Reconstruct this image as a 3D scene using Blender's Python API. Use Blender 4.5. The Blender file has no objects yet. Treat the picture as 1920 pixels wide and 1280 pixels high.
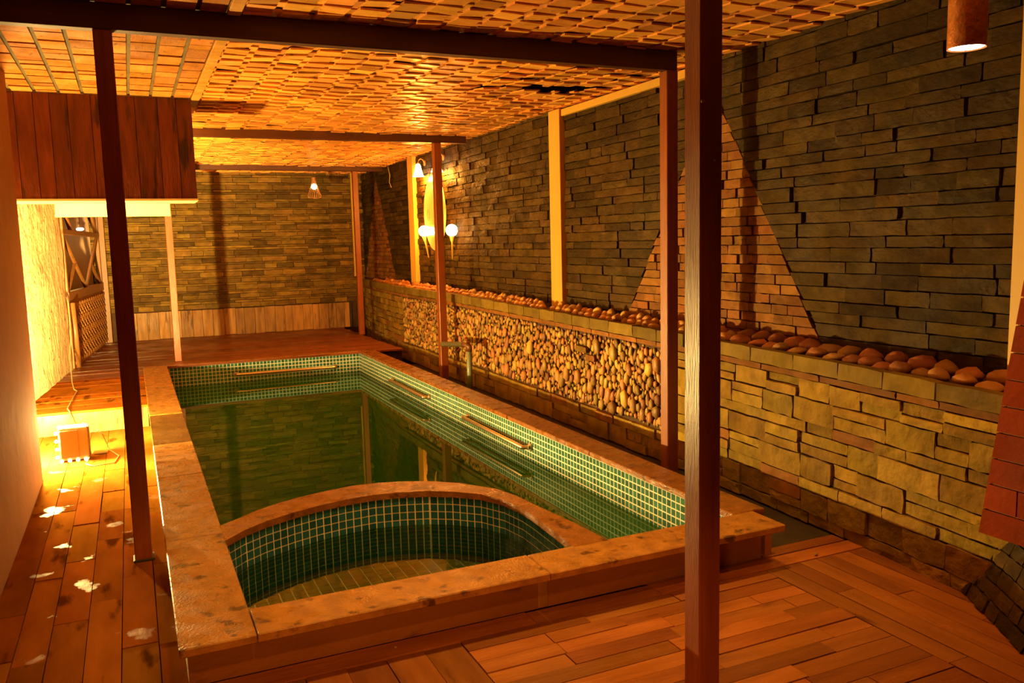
import bpy, bmesh, math, random
from mathutils import Matrix, Vector, noise
random.seed(7)
SC = bpy.context.scene
COL = SC.collection
PI = math.pi

# ------------------------------------------------------------------ camera
CAM = Vector((0, 0, 1.5))
FPX = 1570.0
right = Vector((0.9096, -0.4147, -0.0247)); down = Vector((-0.0719, -0.0985, -0.9925)); fwd = Vector((0.4092, 0.9046, -0.1195))
right = Vector(right).normalized(); fwd = (fwd - right * fwd.dot(right)).normalized(); down = fwd.cross(right)
cd = bpy.data.cameras.new('camera'); cam = bpy.data.objects.new('camera', cd); COL.objects.link(cam)
cd.sensor_width = 36; cd.sensor_fit = 'HORIZONTAL'; cd.lens = FPX / 1920 * 36; cd.clip_start = .05
m = Matrix.Identity(4)
for i in range(3):
    m[i][0] = right[i]; m[i][1] = -down[i]; m[i][2] = -fwd[i]; m[i][3] = CAM[i]
cam.matrix_world = m
SC.camera = cam
# ------------------------------------------------------------------ world, exposure
w = bpy.data.worlds.new('night'); SC.world = w; w.use_nodes = True
bg = w.node_tree.nodes['Background']; bg.inputs[0].default_value = (1, .45, .12, 1); bg.inputs[1].default_value = .004
SC.view_settings.view_transform = 'Standard'; SC.view_settings.look = 'None'
SC.view_settings.exposure = 0.0; SC.view_settings.gamma = 1; SC.view_settings.use_curve_mapping = False
SC.cycles.max_bounces = 8; SC.cycles.diffuse_bounces = 4; SC.cycles.glossy_bounces = 4; SC.cycles.transparent_max_bounces = 12
SC.cycles.caustics_reflective = False; SC.cycles.caustics_refractive = False
SC.cycles.sample_clamp_indirect = 4; SC.cycles.use_denoising = True
# ------------------------------------------------------------------ added lamps outside the frame, sources unseen: overhead spots and one low spot
WARM = (1, .68, .20); MID = (1, .55, .12); RED = (1, .36, .04)
def light(name, kind, loc, power, col, r=.04, target=None, spot=None, blend=.6):
    d = bpy.data.lights.new(name, kind); d.energy = power; d.color = col
    d.shadow_soft_size = r
    o = bpy.data.objects.new(name, d); COL.objects.link(o); o.location = loc
    if spot: d.spot_size = math.radians(spot); d.spot_blend = blend
    if target is not None:
        o.rotation_euler = (Vector(target) - Vector(loc)).to_track_quat('-Z', 'Y').to_euler()
    return o
for dx in (.75, 1.5, 2.35): light('unseen_downlight', 'SPOT', (dx, 3.1, 2.45), 85, MID, .05, (dx - .1, 3.35, 0), 84, 1)
light('unseen_downlight', 'SPOT', (1.1, 1.35, 2.1), 12, RED, .05, (1.15, 2.1, 0), 96, 1)
light('unseen_downlight', 'SPOT', (.35, .75, 2.1), 75, RED, .05, (.7, 2.7, .1), 62, 1)

_l = light('unseen_low_spot', 'SPOT', (-.2, -.1, 1.0), 120, RED, .06, (1.05, 2.95, .08), 70, 1); _l.scale = (1, .3, 1)  # added low spot that brightens the step panels, no visible source

# ------------------------------------------------------------------ materials
def nn(nt, t, **kw):
    n = nt.nodes.new(t)
    for k, v in kw.items(): setattr(n, k, v)
    return n
def mat(name, c1, c2=None, scale=6, stretch=(1, 1, 1), rough=.6, rvar=.0, bump=.0, bscale=None, rand=.0, spec=.5, detail=5,
        c3=None, c3at=.62, c3scale=None, metal=0, coat=0, bdist=.01, hue=0.0, wet=0):
    """principled material: two colours mixed by stretched noise, a different tone per piece, fine relief, blotches c3"""
    if c2 is None: c2 = tuple(x * .6 for x in c1)
    mt = bpy.data.materials.new(name); mt.use_nodes = True; nt = mt.node_tree; L = nt.links
    b = nt.nodes['Principled BSDF']
    geo = nn(nt, 'ShaderNodeNewGeometry'); oi = nn(nt, 'ShaderNodeObjectInfo')
    add = nn(nt, 'ShaderNodeMath', operation='ADD'); L.new(geo.outputs['Random Per Island'], add.inputs[0]); L.new(oi.outputs['Random'], add.inputs[1])
    fr = nn(nt, 'ShaderNodeMath', operation='FRACT'); L.new(add.outputs[0], fr.inputs[0])
    mp = nn(nt, 'ShaderNodeMapping'); mp.inputs['Scale'].default_value = stretch; L.new(geo.outputs['Position'], mp.inputs[0])
    sh = nn(nt, 'ShaderNodeCombineXYZ'); m7 = nn(nt, 'ShaderNodeMath', operation='MULTIPLY'); m7.inputs[1].default_value = 17.0
    L.new(fr.outputs[0], m7.inputs[0])
    for i in range(3): L.new(m7.outputs[0], sh.inputs[i])
    if rand > 0: L.new(sh.outputs[0], mp.inputs['Location'])
    tx = nn(nt, 'ShaderNodeTexNoise'); tx.inputs['Scale'].default_value = scale; tx.inputs['Detail'].default_value = detail
    L.new(mp.outputs[0], tx.inputs['Vector'])
    rm = nn(nt, 'ShaderNodeMapRange'); rm.inputs[1].default_value = .3; rm.inputs[2].default_value = .7
    L.new(tx.outputs['Fac'], rm.inputs[0])
    mx = nn(nt, 'ShaderNodeMix', data_type='RGBA'); mx.inputs[6].default_value = (*c2, 1); mx.inputs[7].default_value = (*c1, 1)
    L.new(rm.outputs[0], mx.inputs[0]); out = mx.outputs[2]
    if c3:
        t3 = nn(nt, 'ShaderNodeTexNoise'); t3.inputs['Scale'].default_value = c3scale or scale * 2.3; t3.inputs['Detail'].default_value = 4
        L.new(mp.outputs[0], t3.inputs['Vector'])
        r3 = nn(nt, 'ShaderNodeMapRange'); r3.inputs[1].default_value = c3at; r3.inputs[2].default_value = c3at + .08; L.new(t3.outputs['Fac'], r3.inputs[0])
        m3 = nn(nt, 'ShaderNodeMix', data_type='RGBA'); L.new(r3.outputs[0], m3.inputs[0]); L.new(out, m3.inputs[6]); m3.inputs[7].default_value = (*c3, 1)
        out = m3.outputs[2]
    if rand > 0:
        hs = nn(nt, 'ShaderNodeHueSaturation'); L.new(out, hs.inputs['Color'])
        mr = nn(nt, 'ShaderNodeMapRange'); mr.inputs[3].default_value = 1 - rand; mr.inputs[4].default_value = 1 + rand
        L.new(fr.outputs[0], mr.inputs[0]); L.new(mr.outputs[0], hs.inputs['Value'])
        if hue:
            f2 = nn(nt, 'ShaderNodeMath', operation='MULTIPLY'); f2.inputs[1].default_value = 7.13; L.new(fr.outputs[0], f2.inputs[0])
            f3 = nn(nt, 'ShaderNodeMath', operation='FRACT'); L.new(f2.outputs[0], f3.inputs[0])
            mh = nn(nt, 'ShaderNodeMapRange'); mh.inputs[3].default_value = .5 - hue; mh.inputs[4].default_value = .5 + hue * .6
            L.new(f3.outputs[0], mh.inputs[0]); L.new(mh.outputs[0], hs.inputs['Hue'])
        out = hs.outputs[0]
    L.new(out, b.inputs['Base Color'])
    b.inputs['Roughness'].default_value = rough
    if rvar:
        rr = nn(nt, 'ShaderNodeMapRange'); rr.inputs[3].default_value = max(.04, rough - rvar); rr.inputs[4].default_value = min(1, rough + rvar)
        t4 = nn(nt, 'ShaderNodeTexNoise'); t4.inputs['Scale'].default_value = scale * .6; L.new(geo.outputs['Position'], t4.inputs['Vector'])
        r4 = nn(nt, 'ShaderNodeMapRange'); r4.inputs[1].default_value = .38; r4.inputs[2].default_value = .62; L.new(t4.outputs['Fac'], r4.inputs[0])
        L.new(r4.outputs[0], rr.inputs[0]); L.new(rr.outputs[0], b.inputs['Roughness'])
    b.inputs['Specular IOR Level'].default_value = spec
    if wet:                                   # wet patches: smooth and shiny where the noise is high
        tw = nn(nt, 'ShaderNodeTexNoise'); tw.inputs['Scale'].default_value = wet; tw.inputs['Detail'].default_value = 6
        L.new(geo.outputs['Position'], tw.inputs['Vector'])
        rw = nn(nt, 'ShaderNodeMapRange'); rw.inputs[1].default_value = .63; rw.inputs[2].default_value = .74; rw.inputs[4].default_value = .10
        L.new(tw.outputs['Fac'], rw.inputs[0]); L.new(rw.outputs[0], b.inputs['Specular IOR Level'])
    b.inputs['Metallic'].default_value = metal
    if coat: b.inputs['Coat Weight'].default_value = coat; b.inputs['Coat Roughness'].default_value = .08
    if bump:
        tb = nn(nt, 'ShaderNodeTexNoise'); tb.inputs['Scale'].default_value = bscale or scale * 3; tb.inputs['Detail'].default_value = 6
        L.new(mp.outputs[0], tb.inputs['Vector'])
        bp = nn(nt, 'ShaderNodeBump'); bp.inputs['Strength'].default_value = bump; bp.inputs['Distance'].default_value = bdist
        L.new(tb.outputs['Fac'], bp.inputs['Height']); L.new(bp.outputs[0], b.inputs['Normal'])
    return mt
def emit(name, col, s):
    mt = bpy.data.materials.new(name); mt.use_nodes = True; nt = mt.node_tree
    nt.nodes.remove(nt.nodes['Principled BSDF']); e = nn(nt, 'ShaderNodeEmission')
    e.inputs[0].default_value = (*col, 1); e.inputs[1].default_value = s
    nt.links.new(e.outputs[0], nt.nodes['Material Output'].inputs[0]); mt.cycles.emission_sampling = 'NONE'
    return mt
def water_mat(name, tint, bscale, bstr, amt):
    mt = bpy.data.materials.new(name); mt.use_nodes = True; nt = mt.node_tree; L = nt.links
    nt.nodes.remove(nt.nodes['Principled BSDF'])
    tr = nn(nt, 'ShaderNodeBsdfTransparent'); tr.inputs[0].default_value = (*tint, 1)
    gl = nn(nt, 'ShaderNodeBsdfGlossy'); gl.inputs['Roughness'].default_value = .015
    df = nn(nt, 'ShaderNodeBsdfDiffuse'); df.inputs[0].default_value = (.03, .19, .012, 1)
    fz = nn(nt, 'ShaderNodeFresnel'); fz.inputs[0].default_value = 1.34
    ms = nn(nt, 'ShaderNodeMixShader'); mu = nn(nt, 'ShaderNodeMixShader'); mu.inputs[0].default_value = amt
    tn = nn(nt, 'ShaderNodeTexNoise'); tn.inputs['Scale'].default_value = bscale; tn.inputs['Detail'].default_value = 2
    g = nn(nt, 'ShaderNodeNewGeometry'); L.new(g.outputs['Position'], tn.inputs['Vector'])
    bp = nn(nt, 'ShaderNodeBump'); bp.inputs['Strength'].default_value = bstr; bp.inputs['Distance'].default_value = .004
    L.new(tn.outputs['Fac'], bp.inputs['Height']); L.new(bp.outputs[0], gl.inputs['Normal'])
    L.new(fz.outputs[0], ms.inputs[0]); L.new(tr.outputs[0], mu.inputs[1]); L.new(df.outputs[0], mu.inputs[2])
    L.new(mu.outputs[0], ms.inputs[1]); L.new(gl.outputs[0], ms.inputs[2]); L.new(ms.outputs[0], nt.nodes['Material Output'].inputs[0])
    return mt
def grid_mat(name, tile, grout, size):
    """under water, where single tiles cannot be told apart any more"""
    mt = bpy.data.materials.new(name); mt.use_nodes = True; nt = mt.node_tree; L = nt.links; b = nt.nodes['Principled BSDF']
    g = nn(nt, 'ShaderNodeNewGeometry'); br = nn(nt, 'ShaderNodeTexBrick'); br.offset = 0
    br.inputs['Color1'].default_value = (*tile, 1); br.inputs['Color2'].default_value = (*[x * .8 for x in tile], 1); br.inputs['Mortar'].default_value = (*grout, 1)
    br.inputs['Scale'].default_value = 1; br.inputs['Brick Width'].default_value = size; br.inputs['Row Height'].default_value = size; br.inputs['Mortar Size'].default_value = .004
    L.new(g.outputs['Position'], br.inputs['Vector']); L.new(br.outputs['Color'], b.inputs['Base Color']); b.inputs['Roughness'].default_value = .4
    return mt

M = {}
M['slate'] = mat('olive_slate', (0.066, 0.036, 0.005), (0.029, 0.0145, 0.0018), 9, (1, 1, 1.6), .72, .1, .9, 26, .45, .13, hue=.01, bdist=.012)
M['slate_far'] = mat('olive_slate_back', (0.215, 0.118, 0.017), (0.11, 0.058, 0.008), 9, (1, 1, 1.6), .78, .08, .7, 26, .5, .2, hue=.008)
M['brick_brown'] = mat('brown_brick', (0.25, 0.105, 0.02), (0.15, 0.058, 0.01), 10, (1, 1, 1.6), .78, .08, .8, 30, .3, .14, hue=.012)
M['slate_block'] = mat('olive_split_stone', (0.31, 0.185, 0.022), (0.15, 0.085, 0.009), 7, (1, 1, 1), .78, .08, 1, 20, .30, .14, hue=.012, bdist=.016)
M['cap_stone'] = mat('grey_green_cap_stone', (0.2, 0.125, 0.018), (0.12, 0.072, 0.01), 8, (1, 1, 1), .78, .08, .7, 25, .25, .14)
M['tan_tile'] = mat('tan_strip_tile', (0.27, 0.105, 0.02), (0.16, 0.06, 0.011), 8, (1, 1, 1), .78, .08, .6, 25, .25, .14)
M['mortar'] = mat('dark_mortar', (0.08, 0.033, 0.006), (0.045, 0.018, 0.003), 12, rough=.9, bump=.4, bscale=60)
M['pebble'] = mat('river_pebble', (0.5, 0.28, 0.055), (0.3, 0.16, 0.03), 8, (1, 1, 1), .55, .1, .35, 50, .5, .4, hue=.035)
M['pebble_loose'] = mat('loose_river_stone', (0.44, 0.19, 0.05), (0.3, 0.12, 0.03), 7, (1, 1, 1), .6, .1, .3, 45, .3, .4, hue=.025)
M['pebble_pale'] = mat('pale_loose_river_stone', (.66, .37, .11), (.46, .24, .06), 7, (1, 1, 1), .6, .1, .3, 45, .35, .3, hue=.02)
M['red_brick'] = mat('red_painted_brick', (0.22, 0.03, 0.004), (0.15, 0.02, 0.003), 6, (1, 1, 1), .78, .08, .4, 40, .18, .14)
M['pale_joint'] = mat('pale_mortar', (0.42, 0.22, 0.08), (0.28, 0.14, 0.05), 20, rough=.85, bump=.7, bscale=40)
M['plaster'] = mat('ochre_plaster', (0.32, 0.125, 0.012), (0.26, 0.098, 0.009), 3, rough=.85, bump=.5, bscale=9, c3=(0.2, 0.07, 0.006), c3at=.68, c3scale=14)
M['plaster_pale'] = mat('pale_rough_plaster', (0.74, 0.56, 0.28), (0.62, 0.46, 0.22), 4, rough=.85, bump=.9, bscale=12, c3=(0.10, 0.035, 0.005), c3at=.615, c3scale=24, bdist=.02)
M['shingle'] = mat('varnished_wood_shingle', (0.86, 0.38, 0.06), (0.64, 0.26, 0.036), 7, (1, 3, 3), .34, .1, .35, 30, .38, .5, c3=(0.2, 0.055, 0.006), c3at=.66, c3scale=8, hue=.012)
M['ceil_board'] = mat('wide_ceiling_board', (0.5, 0.19, 0.024), (0.37, 0.127, 0.015), 7, (3, 1, 3), .4, .1, .3, 30, .3, .4, c3=(0.14, 0.04, 0.005), c3at=.64, c3scale=8, hue=.008)
M['ceil_dark'] = mat('dark_ceiling_batten', (0.11, 0.07, 0.008), (0.06, 0.036, 0.004), 9, rough=.8)
M['soffit'] = mat('dark_board_behind', (0.16, 0.055, 0.008), rough=.9)
M['deck'] = mat('deck_plank_wood', (0.36, 0.13, 0.03), (0.24, 0.08, 0.018), 5, (3, .5, 1), .36, .12, .35, 22, .36, .4, c3=(0.12, 0.036, 0.008), c3at=.66, c3scale=4, hue=.01)
M['deck_x'] = mat('deck_plank_wood_across', (0.38, 0.135, 0.03), (0.25, 0.082, 0.018), 5, (.5, 3, 1), .36, .12, .35, 22, .36, .4, c3=(0.13, 0.04, 0.008), c3at=.68, c3scale=4, hue=.01)
M['deck_back'] = mat('red_deck_board', (0.22, 0.055, 0.008), (0.14, 0.03, 0.004), 5, (.5, 3, 1), .42, .12, .3, 22, .25, .5)
M['deck_worn'] = mat('wet_walkway_plank', (0.3, 0.11, 0.014), (0.2, 0.07, 0.008), 4, (2.5, .7, 1), .5, .1, .22, 14, .22, 0, wet=4.5, c3=(0.085, 0.028, 0.003), c3at=.6, c3scale=3.4, hue=.012)
M['post'] = mat('varnished_post_wood', (0.28, 0.062, 0.0075), (0.2, 0.042, 0.005), 6, (6, 6, .5), .38, .05, .15, 30, 0, .5)
M['beam'] = mat('dark_beam_wood', (0.085, 0.021, 0.003), (0.055, 0.013, 0.0015), 6, (.5, 6, 6), .5, .05, .15, 30, 0, .4)
M['yellow'] = mat('yellow_paint', (0.74, 0.42, 0.06), (0.68, 0.38, 0.05), 3, rough=.5, bump=.1, bscale=20)
M['cream'] = mat('cream_paint', (0.86, 0.7, 0.26), (0.82, 0.66, 0.24), 3, rough=.55)
M['box_plank'] = mat('knotty_red_plank', (0.17, 0.036, 0.005), (0.085, 0.016, 0.002), 6, (4, 4, .6), .42, .08, .3, 25, .28, .4, c3=(0.03, 0.006, 0.001), c3at=.59, c3scale=3.6)
M['skirt'] = mat('worn_skirting_board', (0.42, 0.2, 0.04), (0.22, 0.09, 0.016), 7, (3, 3, .5), .6, .1, .4, 25, .3, .4, c3=(0.12, 0.04, 0.006), c3at=.6, c3scale=6)
M['granite'] = mat('brown_granite', (0.46, 0.2, 0.035), (0.26, 0.105, 0.016), 16, (1, 1, 1), .34, .14, .35, 90, .12, .5, c3=(0.09, 0.03, 0.004), c3at=.60, c3scale=13)
M['granite_shaded'] = mat('shaded_brown_granite', (0.13, 0.055, 0.01), (0.065, 0.026, 0.004), 14, (1, 1, 1), .2, .1, .25, 90, .1, .5)  # shadow beside the box lamp, put into the colour of one rim slab
M['granite_red'] = mat('reddish_granite', (0.3, 0.105, 0.02), (0.17, 0.055, 0.009), 16, (1, 1, 1), .28, .12, .35, 90, .12, .5, c3=(0.09, 0.026, 0.004), c3at=.60, c3scale=12)
M['render'] = mat('stained_render', (0.34, 0.125, 0.03), (0.25, 0.085, 0.018), 3, (1, 1, 2), .6, .1, .3, 25, .1, .4, c3=(0.19, 0.06, 0.012), c3at=.62, c3scale=5)
M['tile'] = mat('teal_glass_tile', (0.04, 0.15, 0.1), (0.03, 0.115, 0.075), 30, rough=.16, rand=.32, spec=.5, hue=.015)
M['tile_tub'] = mat('blue_teal_glass_tile', (0.02, 0.105, 0.15), (0.015, 0.08, 0.115), 30, rough=.16, rand=.28, spec=.5, hue=.015)
M['grout'] = mat('cream_grout', (0.8, 0.74, 0.58), (0.74, 0.68, 0.52), 40, rough=.8)
M['deep'] = grid_mat('deep_pool_tiles', (.025, .10, .045), (.10, .12, .05), .12)
M['tub_floor_tile'] = mat('green_floor_tile', (0.12, 0.17, 0.03), (0.095, 0.135, 0.02), 20, rough=.25, rand=.2)
M['chrome'] = mat('brushed_steel', (.80, .62, .42), (.72, .55, .36), 30, rough=.34, metal=1)
M['dark'] = mat('dark_iron', (.03, .02, .015), rough=.6)
M['pvc'] = mat('blue_grey_pvc_pipe', (0.22, 0.26, 0.16), (0.19, 0.23, 0.14), 10, rough=.35)
M['pvc_dark'] = mat('grey_pvc_spout', (0.1, 0.085, 0.035), (0.085, 0.07, 0.028), 10, rough=.4)
M['elbow'] = mat('brown_pvc_elbow', (0.17, 0.055, 0.012), rough=.45)
M['copper'] = mat('hammered_copper', (0.9, 0.38, 0.12), (0.7, 0.24, 0.06), 22, rough=.38, rvar=.12, metal=.45, bump=.6, bscale=40)
M['soil'] = mat('dark_channel_floor', (.05, .03, .015), (.03, .018, .009), 12, rough=.85, bump=.6, bscale=40)
M['board'] = mat('pale_glossy_board', (0.76, 0.56, 0.22), (0.72, 0.52, 0.2), 2, rough=.25, coat=.5)
M['board_mark'] = mat('grey_board_lettering', (.42, .30, .13), rough=.5)
M['cable'] = mat('cream_cable', (.55, .40, .18), rough=.5)
M['black_cable'] = mat('black_cable', (.02, .015, .01), rough=.5)
M['lamp_body'] = mat('tan_lamp_case', (0.36, 0.17, 0.04), (0.33, 0.155, 0.035), 8, rough=.55)
M['lamp_panel'] = mat('brown_lamp_panel', (0.27, 0.12, 0.028), rough=.6)
M['door'] = mat('brown_door_leaf', (0.28, 0.12, 0.035), (0.23, 0.095, 0.026), 4, (4, 4, .5), .5)
M['screen'] = mat('brown_screen_timber', (0.26, 0.1, 0.022), (0.19, 0.07, 0.014), 6, (4, 4, .6), .5)
M['carve'] = mat('carved_lattice', (0.34, 0.15, 0.035), (0.24, 0.1, 0.022), 8, rough=.6)
M['bulb'] = emit('lit_bulb', (1, .78, .40), 14)
M['bulb_main'] = emit('bright_lit_bulb', (1, .80, .42), 26)
M['shade'] = emit('lit_glass_shade', (1, .80, .42), 9)
M['tube_end'] = emit('lit_tube_end', (1, .86, .66), 16)
M['cage'] = mat('copper_wire', (.60, .26, .08), rough=.4, metal=.3)
M['water'] = water_mat('murky_green_water', (.20, .26, .04), 5, .05, .45)
M['tub_water'] = water_mat('clear_green_water', (.58, .72, .48), 16, .07, .0)

# ------------------------------------------------------------------ helpers
def tag(o, label=None, cat=None, group=None, kind=None):
    if label: o['label'] = label
    if cat: o['category'] = cat
    if group: o['group'] = group
    if kind: o['kind'] = kind
    return o
def empty(name, loc=(0, 0, 0), label=None, cat=None, group=None, kind=None, rz=0):
    o = bpy.data.objects.new(name, None); COL.objects.link(o); o.location = loc; o.rotation_euler = (0, 0, rz); o.empty_display_size = .05
    return tag(o, label, cat, group, kind)
def obj(name, me, mt=None, parent=None, loc=None, smooth=False):
    """link a mesh (given as bmesh, mesh or (verts, faces)) as one object; geometry is in the parent's frame"""
    if isinstance(me, bmesh.types.BMesh):
        d = bpy.data.meshes.new(name); me.normal_update(); me.to_mesh(d); me.free(); me = d
    elif isinstance(me, tuple):
        d = bpy.data.meshes.new(name); d.from_pydata(me[0], [], me[1]); d.validate(); me = d
    if smooth:
        for p in me.polygons: p.use_smooth = True
    if mt is not None and not me.materials: me.materials.append(mt)
    o = bpy.data.objects.new(name, me); COL.objects.link(o)
    if parent: o.parent = parent
    if loc: o.location = loc
    return o
def box_bm(x0, x1, y0, y1, z0, z1, bev=0, bm=None, mtx=None):
    b = bmesh.new() if bm is None else bm
    M4 = Matrix.Translation(((x0 + x1) / 2, (y0 + y1) / 2, (z0 + z1) / 2)) @ Matrix.Diagonal((x1 - x0, y1 - y0, z1 - z0, 1))
    if mtx is not None: M4 = mtx @ M4
    r = bmesh.ops.create_cube(b, size=1, matrix=M4)
    if bev:
        es = list({e for v in r['verts'] for e in v.link_edges})
        bmesh.ops.bevel(b, geom=es, offset=bev, segments=1, affect='EDGES', profile=.5)
    return b
def tube_bm(pts, r, seg=10, bm=None, radii=None, cap=True):
    b = bmesh.new() if bm is None else bm
    pts = [Vector(p) for p in pts]; rings = []
    for i, p in enumerate(pts):
        t = (pts[min(i + 1, len(pts) - 1)] - pts[max(i - 1, 0)]).normalized()
        a = Vector((0, 0, 1)) if abs(t.z) < .9 else Vector((1, 0, 0))
        u = t.cross(a).normalized(); v = t.cross(u); rr = radii[i] if radii else r
        rings.append([b.verts.new(p + (u * math.cos(2 * PI * k / seg) + v * math.sin(2 * PI * k / seg)) * rr) for k in range(seg)])
    for A, B in zip(rings, rings[1:]):
        for k in range(seg): b.faces.new((A[k], A[(k + 1) % seg], B[(k + 1) % seg], B[k]))
    if cap: b.faces.new(rings[0][::-1]); b.faces.new(rings[-1])
    return b
def lathe_bm(prof, seg=20, c=(0, 0, 0), bm=None):
    """profile of (radius, z) turned about the vertical axis through c"""
    b = bmesh.new() if bm is None else bm; rings = []
    for r, z in prof:
        rings.append([b.verts.new((c[0] + r * math.cos(2 * PI * k / seg), c[1] + r * math.sin(2 * PI * k / seg), c[2] + z)) for k in range(seg)])
    for A, B in zip(rings, rings[1:]):
        for k in range(seg): b.faces.new((A[k], A[(k + 1) % seg], B[(k + 1) % seg], B[k]))
    return b
def prism_bm(poly, z0, z1, bm=None):
    b = bmesh.new() if bm is None else bm
    lo = [b.verts.new((x, y, z0)) for x, y in poly]; hi = [b.verts.new((x, y, z1)) for x, y in poly]
    n = len(poly); b.faces.new(hi); b.faces.new(lo[::-1])
    for k in range(n): b.faces.new((lo[k], lo[(k + 1) % n], hi[(k + 1) % n], hi[k]))
    bmesh.ops.recalc_face_normals(b, faces=b.faces)
    return b
def stone_mesh(name, seed, rough=.1, nu=4, nv=2):
    """unit block, x = length, z = height, front at -y; the front is split and uneven"""
    rd = random.Random(seed); V = []; F = []
    for j in range(nv + 1):
        for i in range(nu + 1):
            e = i in (0, nu) or j in (0, nv)
            x = -.5 + i / nu; z = -.5 + j / nv
            V.append((x + (rd.uniform(-.012, .012) if e else rd.uniform(-.08, .08)), -.5 + (rd.uniform(.0, .22) if e else rd.uniform(-.1, .12)) * rough * 5,
                      z + (rd.uniform(-.045, .045) if e else rd.uniform(-.1, .1))))
    idx = lambda i, j: j * (nu + 1) + i
    for j in range(nv):
        for i in range(nu): F.append((idx(i, j), idx(i + 1, j), idx(i + 1, j + 1), idx(i, j + 1)))
    ring = [idx(i, 0) for i in range(nu + 1)] + [idx(nu, j) for j in range(1, nv + 1)] + [idx(i, nv) for i in range(nu - 1, -1, -1)] + [idx(0, j) for j in range(nv - 1, 0, -1)]
    back = []
    for k in ring: back.append(len(V)); V.append((V[k][0], .5, V[k][2]))
    n = len(ring)
    for k in range(n): F.append((ring[(k + 1) % n], ring[k], back[k], back[(k + 1) % n]))
    me = bpy.data.meshes.new(name); me.from_pydata(V, [], F); me.validate(); return me
def board_mesh(name, bev=.0, seed=0):
    me = bpy.data.meshes.new(name); b = box_bm(-.5, .5, -.5, .5, -.5, .5); b.to_mesh(me); b.free(); return me
def ball_mesh(name, seed, sub=1, k=.22):
    b = bmesh.new(); bmesh.ops.create_icosphere(b, subdivisions=sub, radius=.5)
    for v in b.verts:
        n = noise.noise(v.co * 2.2 + Vector((seed * 7.3, seed, -seed))); v.co *= 1 + k * n
    me = bpy.data.meshes.new(name); b.to_mesh(me); b.free()
    for p in me.polygons: p.use_smooth = True
    return me
def with_mat(me, mt, store={}):
    k = (me.name, mt.name)
    if k not in store:
        d = me.copy(); d.materials.clear(); d.materials.append(mt); store[k] = d
    return store[k]
def px(P):
    d = Vector(P) - CAM; z = d.dot(fwd)
    if z < .05: return None
    return 960 + FPX * d.dot(right) / z, 640 + FPX * d.dot(down) / z, z
def score(P, size):
    q = px(P)
    if q is None or not (-60 < q[0] < 1980 and -60 < q[1] < 1340): return 0
    return size / q[2]
def scatter(parent, name, items, limit=300):
    """items: (mesh, material, matrix, size). The ones that show largest become parts of their own, the rest one joined part"""
    its = sorted(items, key=lambda t: -score(t[2].translation, t[3]))
    for me, mt, mx, s in its[:limit]:
        o = bpy.data.objects.new(name, with_mat(me, mt)); COL.objects.link(o); o.parent = parent; o.matrix_local = mx
    rest = {}
    for t in its[limit:]: rest.setdefault(t[1].name, []).append(t)
    if rest:
        V = []; F = []; MI = []; mats = []; SM = []
        for k, (mn, ts) in enumerate(rest.items()):
            mats.append(ts[0][1])
            for me, mt, mx, s in ts:
                o = len(V); V += [tuple(mx @ v.co) for v in me.vertices]
                for p in me.polygons: F.append(tuple(i + o for i in p.vertices)); MI.append(k); SM.append(p.use_smooth)
        d = bpy.data.meshes.new(name); d.from_pydata(V, [], F)
        for x in mats: d.materials.append(x)
        d.polygons.foreach_set('material_index', MI); d.polygons.foreach_set('use_smooth', SM); d.update()
        o = bpy.data.objects.new(name, d); COL.objects.link(o); o.parent = parent; o['kind'] = 'stuff'
def TRS(loc, rot, scl):
    r = rot if isinstance(rot, Matrix) else Matrix.Rotation(rot, 4, 'Z')
    return Matrix.Translation(loc) @ r @ Matrix.Diagonal((*scl, 1))
def lerp_tab(tab, t):
    if t <= tab[0][0]: return tab[0][1]
    for (a, va), (b, vb) in zip(tab, tab[1:]):
        if t <= b: return va + (vb - va) * (t - a) / (b - a)
    return tab[-1][1]

STONES = [stone_mesh('stone_%d' % i, 100 + i, .1) for i in range(10)]
FLATS = [stone_mesh('flat_%d' % i, 200 + i, .05) for i in range(6)]
BOARD = board_mesh('board')
BALLS = [ball_mesh('ball_%d' % i, i + 1, 1, .3) for i in range(8)]
BALLS2 = [ball_mesh('stone_ball_%d' % i, i + 21, 2, .26) for i in range(8)]

# ================================================================== THE SETTING
ZC = 2.60          # underside of the shingles
XR = 3.48          # right wall
YB = 13.3          # back wall
XL = -.62          # near left wall
ZD = .19           # raised deck behind the pool
# floor ------------------------------------------------------------
floor = obj('floor', box_bm(-1.15, .085, -.6, 7.72, -.12, -.022), M['soil'])
tag(floor, 'lower floor with brown wooden planks round the pool', 'floor', kind='structure')
fb = box_bm(-1.0, 3.6, -.6, 2.96, -.12, -.022); f2 = obj('floor_bed', fb, M['soil'], floor)
f3 = obj('channel', box_bm(2.56, 3.6, 2.96, 10.0, -.12, -.01), M['soil'], floor)
planks = []
def plank(x0, x1, y0, y1, mt, z=0, gap=.0035, th=.022):
    h = random.uniform(-.0025, .0025) * (.3 if z else 1); L, W = x1 - x0 - gap, y1 - y0 - gap
    planks.append((BOARD, mt, TRS(((x0 + x1) / 2, (y0 + y1) / 2, z - th / 2 + h), random.uniform(-.0015, .0015) * (0 if z else 1), (L, W, th)), max(L, W)))
# walkway planks on the left (run along the pool)
cols = [-1.06, -.96, -.86, -.74, -.62, -.50, -.385, -.255, -.13, 0.0, .09]
for a, b in zip(cols, cols[1:]):
    y = 2.831 if a > -.14 else -.5
    if a <= -.14: y += random.uniform(0, .4)
    if a < -.63: y = 6.15
    y0 = y
    while y < 7.7:
        L = random.uniform(.42, .95); e = min(7.7, y + L)
        if 7.7 - e < .2: e = 7.7
        plank(a, b, y, e, M['deck_worn']); y = e
# board ends on the floor in front of the walkway
plank(-.62, .09, -.5, 2.9 - 2.9, M['deck_worn']) if False else None
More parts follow.
